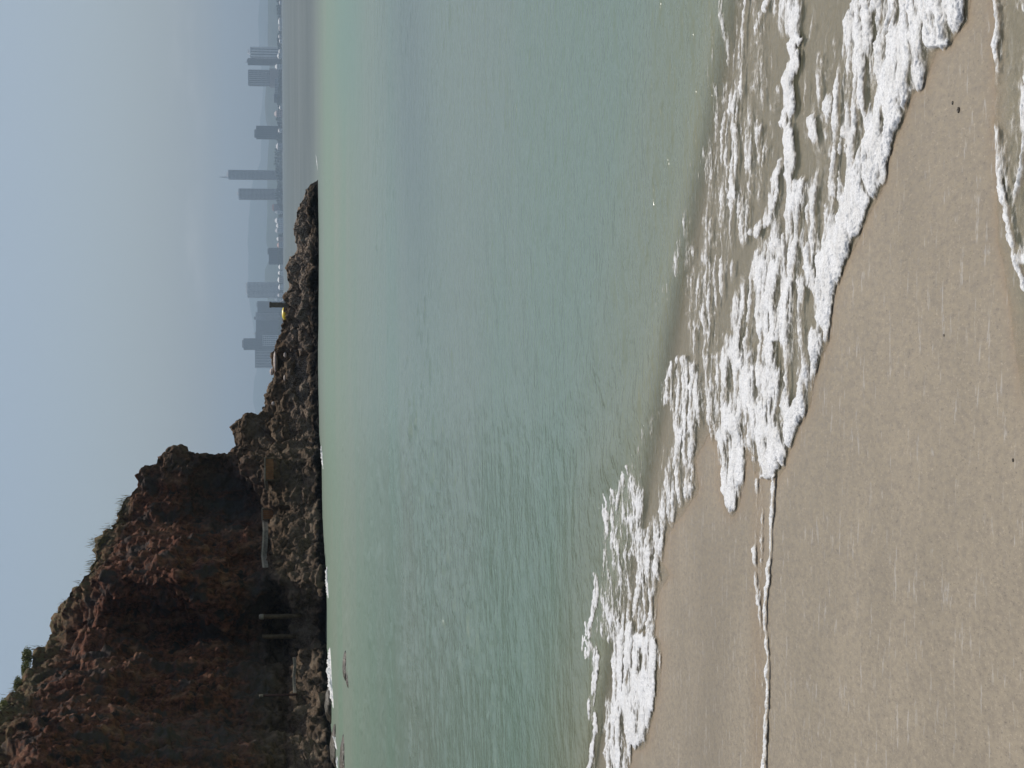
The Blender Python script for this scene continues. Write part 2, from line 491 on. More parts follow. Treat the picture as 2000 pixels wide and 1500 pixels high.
def density(px, py):
    D = np.zeros_like(px)
    back_thin = [(1405,850),(1395,790),(1400,700),(1420,620),(1440,540),(1455,500),(1480,470),(1500,440),(1515,380),(1580,330),(1600,280),(1620,200),(1640,120),(1660,40),(1670,-200)]
    back_thick = [(1485,934),(1500,860),(1540,800),(1560,740),(1578,680),(1592,620),(1588,560),(1595,510),(1622,450),(1650,380),(1668,300),(1690,230),(1718,150),(1738,80),(1755,20),(1765,-200)]
    up = np.maximum
    D = up(D, area(px, py, FRONT+[(1470,905)]+back_thin, 0.66, 14))
    D = up(D, area(px, py, FRONT+back_thick, 1.0, 10))
    D = up(D, area(px, py, [(1478,450),(1545,450),(1560,560),(1552,650),(1530,700),(1500,710),(1470,640),(1462,560)], 0.86, 22))
    D = up(D, area(px, py, [(1440,700),(1500,700),(1560,760),(1545,870),(1513,940),(1485,936),(1470,880),(1440,830)], 0.84, 16))
    D = up(D, area(px, py, TONGUE+[(1440,800),(1420,770),(1404,800)], 1.0, 10))
    D = up(D, area(px, py, FINGER, 0.9, 6))
    D = up(D, area(px, py, [(1300,740),(1320,695),(1350,685),(1392,740),(1395,800)]+LEFT_FRONT[:8]+[(1268,1100),(1262,1040),(1285,980),(1290,900),(1312,850),(1300,790)], 0.68, 16))
    D = up(D, area(px, py, LEFT_FRONT[9:]+[(1185,1700),(1178,1500),(1182,1380),(1190,1300),(1200,1250),(1232,1210),(1258,1240)], 0.93, 12))
    D = up(D, area(px, py, [(1240,1020),(1298,1040),(1294,1110),(1284,1180),(1278,1245),(1235,1235),(1225,1120)], 0.60, 14))
    D = up(D, area(px, py, [(1176,930),(1225,900),(1270,960),(1255,1060),(1240,1250),(1200,1260),(1160,1240),(1168,1130)], 0.54, 16))
    D = up(D, area(px, py, [(1325,690),(1415,680),(1412,850),(1392,872),(1345,868),(1308,800)], 0.60, 18))
    # strands and flecks on the water behind
    D = up(D, area(px, py, [(1325,560),(1350,490),(1420,480),(1450,510),(1420,620),(1400,720),(1350,720)], 0.56, 30))
    D = up(D, area(px, py, [(1380,-200),(1500,-200),(1530,300),(1480,480),(1330,560),(1270,700),(1240,690),(1300,480),(1370,250)], 0.41, 40))
    D = up(D, area(px, py, [(1130,900),(1300,760),(1300,900),(1250,960),(1170,1100),(1140,1080)], 0.27, 30))
    D = up(D, area(px, py, [(1500,-200),(1575,-200),(1575,40),(1560,95),(1520,80),(1505,30)], 0.60, 14))
    D = up(D, area(px, py, [(1570,40),(1650,-50),(1640,120),(1600,260),(1560,300),(1555,150)], 0.30, 20))
    D = up(D, area(px, py, [(1415,150),(1430,150),(1450,225),(1425,235),(1410,200)], 0.62, 10))
    D = up(D, area(px, py, [(1090,1420),(1100,1400),(1115,1420),(1122,1460),(1108,1475),(1095,1460)], 0.66, 12))
    for ln, wd, d in (
        ([(1560,70),(1548,95),(1555,120),(1540,160),(1546,200),(1536,235),(1543,280),(1546,320),(1541,350),(1545,400),(1538,450),(1525,500)], 9, 1.0),
        ([(1583,225),(1590,270),(1600,320),(1592,370),(1580,420),(1570,470),(1575,520)], 8, 0.9),
        ([(1625,185),(1614,240),(1622,290),(1630,340)], 9, 0.9),
        ([(1665,30),(1655,90),(1645,150),(1638,210),(1650,260)], 8, 0.85),
        ([(1690,0),(1700,60),(1695,120),(1705,170)], 7, 0.8),
        ([(1532,315),(1515,345),(1510,390),(1500,430),(1470,450)], 9, 0.9),
        ([(1438,255),(1441,290),(1434,330),(1428,385)], 8, 0.8),
        ([(1402,155),(1398,220),(1402,290),(1403,360),(1398,400),(1410,440)], 4, 0.62),
        ([(1478,170),(1482,240),(1480,320)], 4, 0.55),
        ([(1518,170),(1510,210)], 8, 0.6),
        ([(1505,0),(1490,30),(1480,60)], 5, 0.7),
        ([(1300,790),(1302,745),(1318,705),(1340,700)], 8, 0.8),
        ([(1190,935),(1180,1000),(1200,1030),(1215,960),(1222,925)], 8, 0.72),
        ([(1180,1000),(1190,1050),(1205,1110)], 6, 0.7),
        ([(1226,1060),(1240,1040),(1248,1100),(1238,1170)], 7, 0.65),
        ([(1160,1120),(1166,1160),(1158,1200),(1146,1235),(1152,1250),(1165,1280),(1160,1340),(1153,1375),(1164,1400),(1158,1460),(1156,1500)], 5, 0.85),
        ([(1148,1220),(1142,1250),(1147,1275)], 10, 0.8),
        ([(1132,1300),(1130,1340),(1122,1370),(1112,1390),(1125,1400)], 4, 0.5),
        ([(1512,935),(1509,1000),(1507,1050),(1503,1110),(1501,1180),(1498,1250),(1501,1310),(1502,1380),(1497,1440),(1492,1520)], 2.5, 0.95),
        ([(1481,938),(1478,1000),(1477,1060),(1480,1130),(1484,1195)], 3, 0.62),
        ([(1492,950),(1487,1050),(1486,1140),(1486,1230),(1487,1300),(1491,1350)], 3, 0.42),
        ([(1946,-60),(1947,0),(1950,50),(1945,100),(1950,150),(1947,220),(1951,290),(1955,360),(1966,410),(1974,460),(1985,500),(1994,540),(2010,580)], 4.5, 0.80),
    ):
        D = up(D, stroke(px, py, ln, wd, d))
    D = up(D, area(px, py, [(1945,-200),(1952,150),(1952,320),(1970,420),(1990,520),(2300,700),(2300,-200)], 0.54, 8))
    for poly, d in (
        ([(1505,665),(1528,660),(1534,700),(1524,728),(1512,715)], 0.5), ([(1536,720),(1556,700),(1562,770),(1545,790)], 0.5),
        ([(1476,745),(1490,755),(1496,800),(1484,800)], 0.4), ([(1568,560),(1592,575),(1594,640),(1578,670),(1568,620)], 0.65),
        ([(1592,500),(1606,505),(1602,545),(1594,540)], 0.5), ([(1686,160),(1703,170),(1698,225),(1686,215)], 0.55),
        ([(1636,300),(1652,300),(1650,360),(1638,350)], 0.6), ([(1628,390),(1642,390),(1640,420),(1630,420)], 0.5),
        ([(1242,1265),(1256,1280),(1252,1320),(1244,1310)], 0.8), ([(1236,1350),(1248,1355),(1246,1400),(1238,1395)], 0.7),
        ([(1355,800),(1380,800),(1384,845),(1366,870),(1352,850)], 0.18)):
        D = D - area(px, py, poly, d, 8)
    return D

vs = np.concatenate([np.arange(0.110, 0.146, 0.0012), np.arange(0.146, 0.53, 0.00046), np.arange(0.53, 0.80, 0.002)]); us = np.concatenate([np.arange(-0.56, -0.262, 0.0015), np.arange(-0.262, 0.262, 0.00056), np.arange(0.262, 0.66, 0.0015)])
P, sx, sy = polar(us, vs, lambda x, y, a, b: surf_z(x, y, 0, np.maximum(wsd(x, y, a, b), 1.0)), 5)
x, y = P[..., 0], P[..., 1]
# ragged outlines: wobble the drawing by noise at the scale of the lace
wob = fbm(x*5, y*5, 0*x+1.7, 4, 0.6); wob2 = fbm(x*5, y*5, 0*x+8.7, 4, 0.6)
ux_, uy_ = unfold(x, y)
out_ = (sy < -60) | (sy > 1530)
ux_ = np.where(out_, ux_, sx); uy_ = np.where(out_, uy_, sy)
D = density(ux_+10*wob, uy_+34*wob2)
D = np.where(out_ & (wsd(x, y, sx, sy) < -12), 0, D)
wx = 0.55*fbm(x*2.6, y*2.6, 0*x+5.1, 3); wy = 0.55*fbm(x*2.6, y*2.6, 0*x+6.3, 3)
T1 = ridged((x+wx*0.35)*3.2, (y+wy*0.30)*9.0, 0*x+0.5, 3, 0.5)            # lacy cells
T2 = fbm(x*9, y*24, 0*x+3.1, 4, 0.6)
T3 = ridged((x+wx*0.2)*8, (y+wy*0.2)*22, 0*x+2.5, 3, 0.55)
lace = 0.5*T1 + 0.28*T3 + 0.35*T2
lace = (lace - lace.mean())/lace.std()
val = D + 0.23*lace - 0.5
val = np.where(D < 0.05, -1, val)
val = np.where(D < 0.3, val-0.25*(0.3-D)/0.3, val)
base_z = P[..., 2].copy()
pos_ = np.clip(val, 0, None)
lump = fbm(x*14, y*18, 0*x+4.4, 4, 0.6); fine = ridged(x*55, y*60, 0*x+1.1, 2, 0.6)-0.4
hgt = 0.007*np.power(np.clip(pos_*1.6, 0, 1), 1.1) + sstep(0.05, 0.6, pos_)*(0.012*lump+0.0022*fine+0.006*(T3-0.3))
P[..., 2] = base_z + 0.003 + np.maximum(hgt, 0.0)
thick = sstep(-0.42, 0.60, val)
film_ = sstep(0.30, 0.72, D)*(0.30+0.22*fbm(x*6, y*11, 0*x+7.7, 4, 0.6))
thick = np.maximum(thick, np.where(val > -0.9, film_, 0))
def foam_mat():
    t = NT("sea_foam")
    th = t.attr("thick")
    b1 = t.noise(160, 4, 0.7, t.pos()); b2 = t.noise(45, 4, 0.6, t.pos())
    b3 = t.noise(15, 4, 0.6, t.pos((0.6, 1.3, 1)))
    colr = t.mix(t.ramp(b1, 0.35, 0.62), (0.68, 0.68, 0.67), (0.90, 0.90, 0.89))
    colr = t.mix(t.math('MULTIPLY', t.ramp(b3, 0.56, 0.38), 0.35), colr, (0.56, 0.54, 0.49))
    colr = t.mix(t.ramp(th, 0.80, 0.35), colr, (0.66, 0.62, 0.53))
    cell = t.n('ShaderNodeTexVoronoi', Scale=42.0, Vector=t.pos((0.7, 1.2, 1))); cell.feature = 'DISTANCE_TO_EDGE'
    vor = t.n('ShaderNodeTexVoronoi', Scale=110.0, Vector=t.pos()); vor.feature = 'SMOOTH_F1'
    hh = t.math('ADD', t.math('MULTIPLY', b1, 0.5), t.math('SUBTRACT', b2, t.math('MULTIPLY', vor.outputs['Distance'], 0.7)))
    nm = t.bump(hh, 0.007, 0.7)
    lacy = t.math('MULTIPLY', t.ramp(cell.outputs['Distance'], 0.06, 0.22), t.ramp(th, 0.95, 0.45))
    a = t.ramp(t.math('ADD', th, t.math('MULTIPLY', t.math('SUBTRACT', b2, 0.5), 1.0)), 0.14, 0.98)
    a = t.math('MULTIPLY', a, t.math('SUBTRACT', 1.0, t.math('MULTIPLY', lacy, 0.75)))
    return t.finish(colr, 0.42, nm, spec=0.4, alpha=a)
FOAM = foam_mat()
Q = grid_quads(*sx.shape)
keep = (thick.ravel()[Q].max(1) > 0.06)
sxq = sx.ravel()[Q].mean(1); syq = sy.ravel()[Q].mean(1)
zone = np.zeros(len(Q), int)
zone[(sxq > 1465) & (syq > 938)] = 1
zone[sxq > 1915] = 2
zone[(syq > 850) & (sxq < 1388)] = 3
names = {0: ("wave_foam", "broad broken white foam of the wave running up beside the two dark pebbles", "sea foam"),
         1: ("foam_line", "thin white foam line lying along the smooth open sand", "foam line"),
         2: ("swash_foam", "lacy foam of the thin yellowish swash nearest the camera", "sea foam"),
         3: ("wave_foam", "foam of the smaller wave breaking below the cliff side of the beach", "sea foam")}
for zi, (nm, lb, ct) in names.items():
    q = Q[keep & (zone == zi)]
    if len(q) == 0: continue
    ids, inv = np.unique(q, return_inverse=True)
    o = mesh_np(nm, P.reshape(-1, 3)[ids], inv.reshape(-1, 4), FOAM, attrs={"thick": thick.ravel()[ids]})
    tag(o, lb, ct, kind="stuff")

# ------------------------------------------------------------------ headland
BASE = [(621,350),(622,400),(623,500),(622,600),(621,700),(623,800),(624,850),(628,900),(630,1000),(634,1080),(638,1130),(637,1200),(637,1240),(640,1300),(644,1360),(648,1440),(656,1500),(668,1700),(680,2000),(690,2400)]
CREST = [(619,353),(610,358),(595,369),(590,390),(581,400),(575,423),(575,472),(577,480),(575,495),(565,510),(564,567),(559,582),(556,600),(553,625),(552,640),(547,651),(542,675),(536,690),
         (532,732),(527,745),(519,765),(519,786),(511,793),(510,801),(501,808),(485,812),(468,820),(460,830),(458,848),(461,868),(459,888),(445,892),(425,895),(398,901),(385,897),(360,888),(346,878),(337,881),
         (325,889),(308,892),(300,903),(287,908),(271,917),(267,930),(270,942),(262,954),(247,970),(232,992),(222,1020),(214,1037),(200,1047),(182,1080),(166,1112),(154,1142),(124,1172),(108,1205),(101,1233),(84,1257),(56,1310),(28,1359),(0,1394),(-60,1500),(-150,1700),(-250,2000),(-320,2400)]
# pairing of crest points with the waterline
def resample(pl, n, keyfun=None):
    pl = np.array(pl, float)
    s = np.concatenate([[0], np.cumsum(np.hypot(*np.diff(pl, axis=0).T))])
    return pl, s
cp, cs = resample(CREST, 0)
# waterline sy for each crest point: monotone version of its own sy
cmon = np.maximum.accumulate(cp[:, 1]); 
bsy_for = np.interp(cs, cs, cmon + np.linspace(0, 1e-3, len(cmon)))
# spread columns where the crest climbs steeply
bsy_for = np.convolve(np.pad(bsy_for, 4, mode='edge'), np.ones(9)/9, 'valid'); bsy_for[0] = 350; bsy_for[-1] = 2400
bp = np.array(BASE, float)
NCOL, = (1000,)
sfull = np.concatenate([np.linspace(0, np.interp(1500, cp[:, 1], cs), NCOL), np.linspace(np.interp(1500, cp[:, 1], cs), cs[-1], 90)[1:]])
c_sx = np.interp(sfull, cs, cp[:, 0]); c_sy = np.interp(sfull, cs, cp[:, 1])
b_sy = np.interp(sfull, cs, bsy_for); b_sx = np.interp(b_sy, bp[:, 1], bp[:, 0])
LEDGE = np.array([(350,.9),(640,.8),(800,.62),(870,.5),(930,.43),(1003,.24),(1080,.23),(1203,.125),(1300,.11),(1400,.11),(1500,.12),(2400,.12)])
led = np.interp(b_sy, LEDGE[:, 0], LEDGE[:, 1])
lfac = sstep(780, 900, b_sy)
setb = np.interp(b_sy, [350, 420, 600, 760, 830, 900, 1000, 1200, 1500, 2400], [0.3, 1.4, 2.6, 3.4, 4.2, 4.8, 6.0, 7.0, 7.5, 7.5])
wide = np.interp(b_sy, [350, 420, 600, 800, 1000, 2400], [0.5, 2.2, 4, 8, 18, 25])
Dw = on_z(b_sx, b_sy, 0.0)[:, 1]
NK = 330
k = np.concatenate([np.linspace(-0.12, 0, 12)[:-1], np.linspace(0, 1, NK)])
rows = []
for kk in k:
    if kk < 0:
        Pz = at(b_sx, b_sy, Dw); Pz[:, 2] += kk*8; Pz[:, 1] += kk*4
        rows.append(Pz); continue
    kl = kk/led
    e1 = np.clip(kl, 0, 1)
    o_led = 2.0*e1**1.3
    e2 = sstep(0, 1, np.clip((kk-led)/0.035, 0, 1))
    up_ = np.clip((kk-led)/(1-led), 0, 1)
    o_up = (setb-3.6)*(0.12*up_+0.88*np.power(up_, np.interp(b_sy, [800, 1020, 1200, 1300], [2.0, 2.4, 6.0, 9.0]))) - 0.7*np.sin(np.pi*np.clip(up_*1.1, 0, 1))*sstep(950, 1100, b_sy)
    off = lfac*(o_led + 1.6*e2 + o_up) + (1-lfac)*setb*(0.75*kk+0.25*kk**3)
    off = np.minimum(off, setb*1.05)
    rows.append(at(b_sx+(c_sx-b_sx)*kk, b_sy+(c_sy-b_sy)*kk, Dw+off))
top = rows[-1]
for f_, dz in ((0.03, 0.0), (0.08, -0.01), (0.16, -0.03), (0.28, -0.08), (0.42, -0.2), (0.58, -0.45), (0.75, -0.75), (0.9, -0.95), (1.0, -1.2)):
    Pb = CAM + (top-CAM)*(1+wide*f_/top[:, 1])[:, None]
    Pb[:, 2] = top[:, 2]; Pb[:, 0] -= 0.25*wide*f_
    Pb[:, 2] = top[:, 2] + dz*(np.maximum(top[:, 2], 0.3)) - (0.3 if f_ == 1.0 else 0)
    rows.append(Pb)
G = np.stack(rows)                       # (nr, nc, 3)
# cave recesses and the pale wall behind the ledge
nk0 = 11
kgrid = np.zeros(G.shape[:2]); kgrid[:len(k)] = k[:, None]; kgrid[len(k):] = 1.0
psx, psy = project(G)
def blob(cx, cy, rx, ry): return np.exp(-(((psx-cx)/rx)**2+((psy-cy)/ry)**2)**1.5)
front = np.zeros(G.shape[:2]); front[:len(k)] = 1
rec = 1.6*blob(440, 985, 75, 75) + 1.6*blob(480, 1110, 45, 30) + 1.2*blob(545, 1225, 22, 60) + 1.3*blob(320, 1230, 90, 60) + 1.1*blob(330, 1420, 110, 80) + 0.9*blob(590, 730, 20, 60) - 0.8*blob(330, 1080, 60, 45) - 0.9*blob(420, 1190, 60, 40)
vv = (G-CAM); dirv = vv/np.linalg.norm(vv, axis=-1, keepdims=True)
G = G + dirv*(rec*front)[..., None]
def normals(G):
    a = np.gradient(G, axis=1); b = np.gradient(G, axis=0)
    n = np.cross(a, b); n /= np.linalg.norm(n, axis=-1, keepdims=True)+1e-9
    return n
N = normals(G)
if (N[len(k)//2, 500] @ F) > 0: N = -N
X, Y, Z = G[..., 0], G[..., 1], G[..., 2]
hgt_ = np.clip(Z, 0, 12)
tipf = sstep(350, 430, np.broadcast_to(b_sy, X.shape))
w1, w2 = worley(X*0.75, Y*0.75, Z*0.95)
u1, u2 = worley(X*2.1, Y*2.1, Z*2.6)
low = sstep(2.9, 1.8, Z)
disp = 0.50*fbm(X*0.33, Y*0.33, Z*0.4, 3)*(0.3+0.7*sstep(1, 4, Z))
disp += (0.52*(w2-w1)-0.16)*(0.35+0.65*low)
disp += (0.16*(u2-u1)-0.05)*(0.5+0.5*low)
disp += 0.34*(ridged(X*0.9, Y*0.9, Z*0.75+3, 5, 0.6)-0.4)
v1, v2 = worley(X*0.42+2, Y*0.42, Z*0.36)
disp += 0.75*(v2-v1-0.25)*sstep(2.2, 4.0, Z)
disp += 0.09*fbm(X*2.0, Y*2.0, Z*5.0, 4, 0.65)
disp += 0.22*(np.abs(perlin(X*0.8+Z*0.5, Y*0.8, Z*2.2))-0.3)
disp += 0.14*sstep(3, 5, Z)*(worley(X*1.1+3, Y*1.1, Z*0.8)[0]-0.5)
disp *= (0.25+0.75*tipf)
crest_w = 1-0.25*sstep(0.9, 1.0, kgrid)
G = G + N*(disp*crest_w)[..., None]
vecn = np.stack([fbm(X*0.9, Y*0.9, Z*0.9+q*17, 4, 0.6) for q in range(3)], -1)*0.42 + np.stack([perlin(X*3.6, Y*3.6, Z*3.6+q*11) for q in range(3)], -1)*0.10
vecn[..., 2] *= 0.8
G = G + vecn*(0.8*tipf*sstep(0.05, 0.5, Z))[..., None]
psx, psy = project(G)
red = sstep(540, 470, psx + 26*fbm(X*0.6, Y*0.6, Z*0.6, 3))*sstep(840, 980, psy + 30*fbm(X*0.7, Y*0.7, Z*0.7+5, 3))
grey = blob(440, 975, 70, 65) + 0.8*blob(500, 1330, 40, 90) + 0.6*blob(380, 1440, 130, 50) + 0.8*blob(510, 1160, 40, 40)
grassy = sstep(0.90, 0.99, kgrid)*sstep(940, 1010, psy)
rk = NT("headland_rock")
g = rk.t.nodes.new('ShaderNodeNewGeometry'); spx = rk.n('ShaderNodeSeparateXYZ'); rk.put(spx.inputs[0], g.outputs['Position'])
zz = spx.outputs[2]
p1 = rk.pos()
na = rk.noise(0.9, 6, 0.6, p1); nb = rk.noise(5.0, 6, 0.65, p1); nc = rk.noise(22, 5, 0.7, p1); nd_ = rk.noise(1.7, 5, 0.6, rk.pos((1, 1, 0.35)))
brown = rk.mix(rk.ramp(nb, 0.3, 0.7), (0.042, 0.029, 0.018), (0.175, 0.115, 0.068))
brown = rk.mix(rk.ramp(na, 0.45, 0.75), brown, (0.25, 0.19, 0.13))
redc = rk.mix(rk.ramp(nb, 0.28, 0.72), (0.040, 0.016, 0.010), (0.26, 0.100, 0.055))
redc = rk.mix(rk.ramp(nd_, 0.48, 0.72), redc, (0.31, 0.165, 0.095))
redc = rk.mix(rk.ramp(na, 0.52, 0.38), redc, (0.075, 0.055, 0.045))
redc = rk.mix(rk.ramp(na, 0.56, 0.66), redc, (0.035, 0.028, 0.024))
cc = rk.mix(rk.attr("red"), brown, redc)
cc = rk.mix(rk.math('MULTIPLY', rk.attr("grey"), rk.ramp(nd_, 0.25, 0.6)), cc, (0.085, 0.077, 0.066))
cc = rk.mix(rk.math('MULTIPLY', rk.attr("grassy"), rk.ramp(nb, 0.35, 0.6)), cc, (0.17, 0.135, 0.065))
# barnacles in the tidal band, black wet rock under it
zn = rk.math('ADD', zz, rk.math('MULTIPLY', rk.math('SUBTRACT', na, 0.5), 1.3))
barn = rk.math('MULTIPLY', rk.math('MULTIPLY', rk.ramp(zn, 0.25, 0.6), rk.ramp(zn, 1.15, 1.7, 1.0, 0.0)), rk.math('MULTIPLY', rk.ramp(nc, 0.47, 0.56), rk.math('MULTIPLY', rk.math('MULTIPLY', rk.ramp(nb, 0.32, 0.5), rk.attr('shell')), rk.ramp(nd_, 0.26, 0.45))))
cc = rk.mix(rk.math('MULTIPLY', barn, 0.85), cc, (0.46, 0.385, 0.315))
wetz = rk.ramp(zn, 0.42, 0.18)
cc = rk.mix(wetz, cc, (0.018, 0.016, 0.014))
hb = rk.math('ADD', rk.math('MULTIPLY', nc, 0.6), nb)
ROCK = rk.finish(cc, 0.9, rk.bump(hb, 0.11, 0.9), spec=0.15)
nr, ncq = G.shape[:2]
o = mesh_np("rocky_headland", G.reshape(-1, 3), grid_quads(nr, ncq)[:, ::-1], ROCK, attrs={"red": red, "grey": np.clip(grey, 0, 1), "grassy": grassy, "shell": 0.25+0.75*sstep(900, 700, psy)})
tag(o, kind="structure")
CG, Ck = G, len(k)

def crest_pt(sy):
    """highest-k crest vertex nearest a photo row"""
    r = CG[Ck-1]; a, b = project(r)
    return r[np.argmin(np.abs(b-sy))]
def front_depth(sx_, sy_):
    """distance of the visible headland surface at a photo pixel"""
    a, b = project(CG[:Ck])
    d = (a-sx_)**2+(b-sy_)**2
    near = d < 30
    yy = CG[:Ck, :, 1]
    if not near.any(): return float(yy.ravel()[np.argmin(d)])
    return float(yy[near].min())

# ---- loose rocks
def rock_mesh(name, r, mat, sq=(1, 1, 1), seed=0, sub=4):
    import bmesh
    bm = bmesh.new(); bmesh.ops.create_icosphere(bm, subdivisions=sub, radius=1)
    V = np.array([v.co[:] for v in bm.verts])
    d = 1+0.30*fbm(V[:, 0]*1.3+seed, V[:, 1]*1.3, V[:, 2]*1.3, 4, 0.6)+0.10*ridged(V[:, 0]*3+seed, V[:, 1]*3, V[:, 2]*3, 3)
    V = V*d[:, None]*np.array(sq)*r
    for v, p in zip(bm.verts, V): v.co = p
    me = bpy.data.meshes.new(name); bm.to_mesh(me); bm.free()
    me.polygons.foreach_set("use_smooth", [True]*len(me.polygons)); me.materials.append(mat)
    o = bpy.data.objects.new(name, me); col.objects.link(o)
    return o
wrock = NT("wet_rock")
n1 = wrock.noise(7, 5, 0.65, wrock.pos())
WROCK = wrock.finish(wrock.mix(wrock.ramp(n1, 0.35, 0.7), (0.028, 0.025, 0.018), (0.10, 0.08, 0.055)), 0.5, wrock.bump(n1, 0.06, 0.8), spec=0.4)
for sx_, sy_, r, sq, lb in (
    (676, 1302, 0.22, (2.0, 1.5, 0.55), "dark rock just breaking the water below the wooden posts, the longer one"),
    (681, 1326, 0.15, (1.6, 1.4, 0.6), "small dark rock just breaking the water beside the longer awash rock"),
    (647, 1375, 0.55, (1.3, 1.0, 0.55), "wet brown boulder in the water between the two bursts of white surf"),
    (655, 1462, 0.50, (1.5, 1.2, 0.45), "low wet boulder at the cliff foot beside the smallest splash, near the frame's edge"),
    (672, 1492, 0.40, (2.0, 1.5, 0.45), "flat awash rock farthest out from the cliff at the frame's edge")):
    p = on_z(np.array(float(sx_)), np.array(float(sy_)))
    o = rock_mesh("boulder", r, WROCK, sq, seed=sy_*0.37); o.location = (p[0], p[1], -r*sq[2]*0.25)
    tag(o, lb, "rock", "dark rocks awash at the cliff foot")
pst = plain("pale_stone", (0.50, 0.42, 0.37), 0.8, 0.2, 4)
for sx_, sy_, wpx, sq, lb in (
    (538, 706, 34, (1.0, 0.6, 0.20), "long pale pink stone slab lying along the ridge line"),
    (531, 726, 12, (0.8, 0.7, 0.45), "pale rounded stone beside the pink slab on the ridge"),
    (534, 788, 7, (0.9, 0.8, 0.8), "pale stone below the small dark knob on the ridge"),
    (557, 693, 9, (1.0, 0.7, 0.6), "pale stone on the brown slope under the pink slab"),
    (556, 738, 10, (1.0, 0.7, 0.35), "narrow pale stone lying on the brown slope of the headland")):
    D_ = front_depth(sx_, sy_) - 0.05
    r = wpx/2*D_/FPX/sq[0]*1.1
    o = rock_mesh("stone", r, pst, sq, seed=sy_*0.11, sub=3); o.location = at1(sx_, sy_, D_)
    tag(o, lb, "stone", "pale stones on the headland")
for sx_, sy_, r, lb in ((1861, 201, 0.0035, "dark pebble on the wet sand, the smaller of two together by the wave front"), (1873, 215, 0.0055, "dark pebble on the wet sand, the larger of two together by the wave front"),
                    (1979, 899, 0.0032, "tiny dark pebble alone on the sand nearest the camera"), (1844, 655, 0.0025, "tiny dark pebble in the middle of the open sand")):
    p = on_z(np.array(float(sx_)), np.array(float(sy_)), 0.0)
    for _ in range(4): p = on_z(np.array(float(sx_)), np.array(float(sy_)), float(sand_z(p[0], p[1])))
    o = rock_mesh("pebble", r, WROCK, (1.3, 1, 0.6), seed=sy_*0.3, sub=3); o.location = (p[0], p[1], p[2]+r*0.25)
    tag(o, lb, "pebble", "dark pebbles on the sand")

# ---- surf against the rocks
def surf(name, lb, pts, wid, hpx, seed):
    """a heap of white water along a short waterline"""
    pts = np.array(pts, float); n = 90
    s = np.linspace(0, 1, n); seg = np.concatenate([[0], np.cumsum(np.hypot(*np.diff(pts, axis=0).T))]); seg /= seg[-1]
    a = np.interp(s, seg, pts[:, 0]); b = np.interp(s, seg, pts[:, 1])
    L = on_z(a, b, 0.0)
    rows = []; m_ = 26
    for j in range(m_):
        q = j/(m_-1)
        Pj = L.copy()
        Pj[:, 1] += (q-1.0)*wid-1.3
        env = np.sin(np.pi*s)**0.5*np.sin(np.pi*q)**0.7
        ns = 0.45+1.0*fbm(L[:, 0]*2.6+seed, 0*s+q*2.5, 0*s, 5, 0.7)+0.25*perlin(L[:, 0]*14+seed, 0*s+q*6, 0*s)
        Pj[:, 2] = -0.03+env*hpx*L[:, 1]/FPX*np.clip(ns, 0.05, 1.6)
        Pj[:, 0] += 0.05*perlin(L[:, 0]*6, 0*s+q*5, 0*s+seed)
        rows.append(Pj)
    G_ = np.stack(rows)
    o = mesh_np(name, G_.reshape(-1, 3), grid_quads(m_, n), FOAM, attrs={"thick": np.ones(m_*n)})
    tag(o, lb, "surf foam", kind="stuff")
surf("surf_foam", "long burst of white surf on the rocks below the posts", [(642,1248),(643,1280),(645,1310),(647,1340),(648,1364)], 1.2, 15, 1.0)
surf("surf_foam", "short burst of white surf between the wet boulders", [(649,1398),(652,1415),(655,1442)], 1.0, 11, 5.0)
surf("surf_foam", "smallest splash of surf by the boulder nearest the frame's edge", [(656,1456),(657,1470),(658,1484)], 0.6, 12, 9.0)
surf("surf_foam", "small dab of surf at the rocks between the posts and the narrow timber panel", [(636,1095),(637,1115),(638,1130),(639,1160)], 0.5, 9, 12.0)
surf("surf_foam", "tiny dab of surf at the rocks below the timber panel", [(626,866),(628,880),(629,895),(630,915)], 0.5, 7, 15.0)
surf("surf_foam", "thin streak of white water trailing off the headland tip", [(614,300),(616,318),(618,332),(619,348)], 0.8, 2, 19.0)

# ------------------------------------------------------------------ things on the ledge
WOOD = plain("weathered_wood", (0.115, 0.078, 0.042), 0.8, 0.35, 6)
DWOOD = plain("dark_red_wood", (0.085, 0.04, 0.03), 0.8, 0.3, 6)
OWOOD = plain("stained_timber", (0.23, 0.10, 0.035), 0.75, 0.3, 5)
PALE = plain("pale_render", (0.36, 0.30, 0.235), 0.85, 0.15, 5)
STONE = plain("grey_stone", (0.19, 0.16, 0.125), 0.9, 0.3, 8)
YEL = plain("yellow_plastic", (0.85, 0.62, 0.02), 0.35, 0.06, 2)
WHITE = plain("white_paint", (0.8, 0.8, 0.78), 0.5, 0.05, 2)
ROPE = plain("rope_pale", (0.30, 0.25, 0.19), 0.9, 0.2, 9)

def post(sxt, sxb, sy_, wpx, label, mat, capm=None, lean=0.0):
    D_ = min(front_depth(sxt+d_, sy_+e_) for d_ in (8, 20, 35, 50, 62) for e_ in (-4, 0, 4)) - 0.15
    b = at1(sxb, sy_, D_); tp = at1(sxt, sy_, D_); h = tp.z-b.z; r = wpx/2*D_/FPX
    e = empty("wooden_post", b)
    n = 14
    prof = [(r*1.05, -0.25), (r, 0.0), (r*1.02, h*0.3), (r*0.96, h*0.6), (r, h*0.85), (r*0.98, h*0.98), (r*0.7, h)]
    MB().lathe(0, 0, prof, n, 0.05).build("shaft", mat, e, True)
    if capm:
        MB().lathe(0, 0, [(r*1.12, h*0.9), (r*1.2, h*0.93), (r*1.18, h*0.99), (r*0.9, h*1.03)], n, 0.08).build("rope_binding", capm, e, True)
    e.rotation_euler = (0, lean, 0)
    tag(e, label, "post", "wooden posts at the cliff foot")
    return e
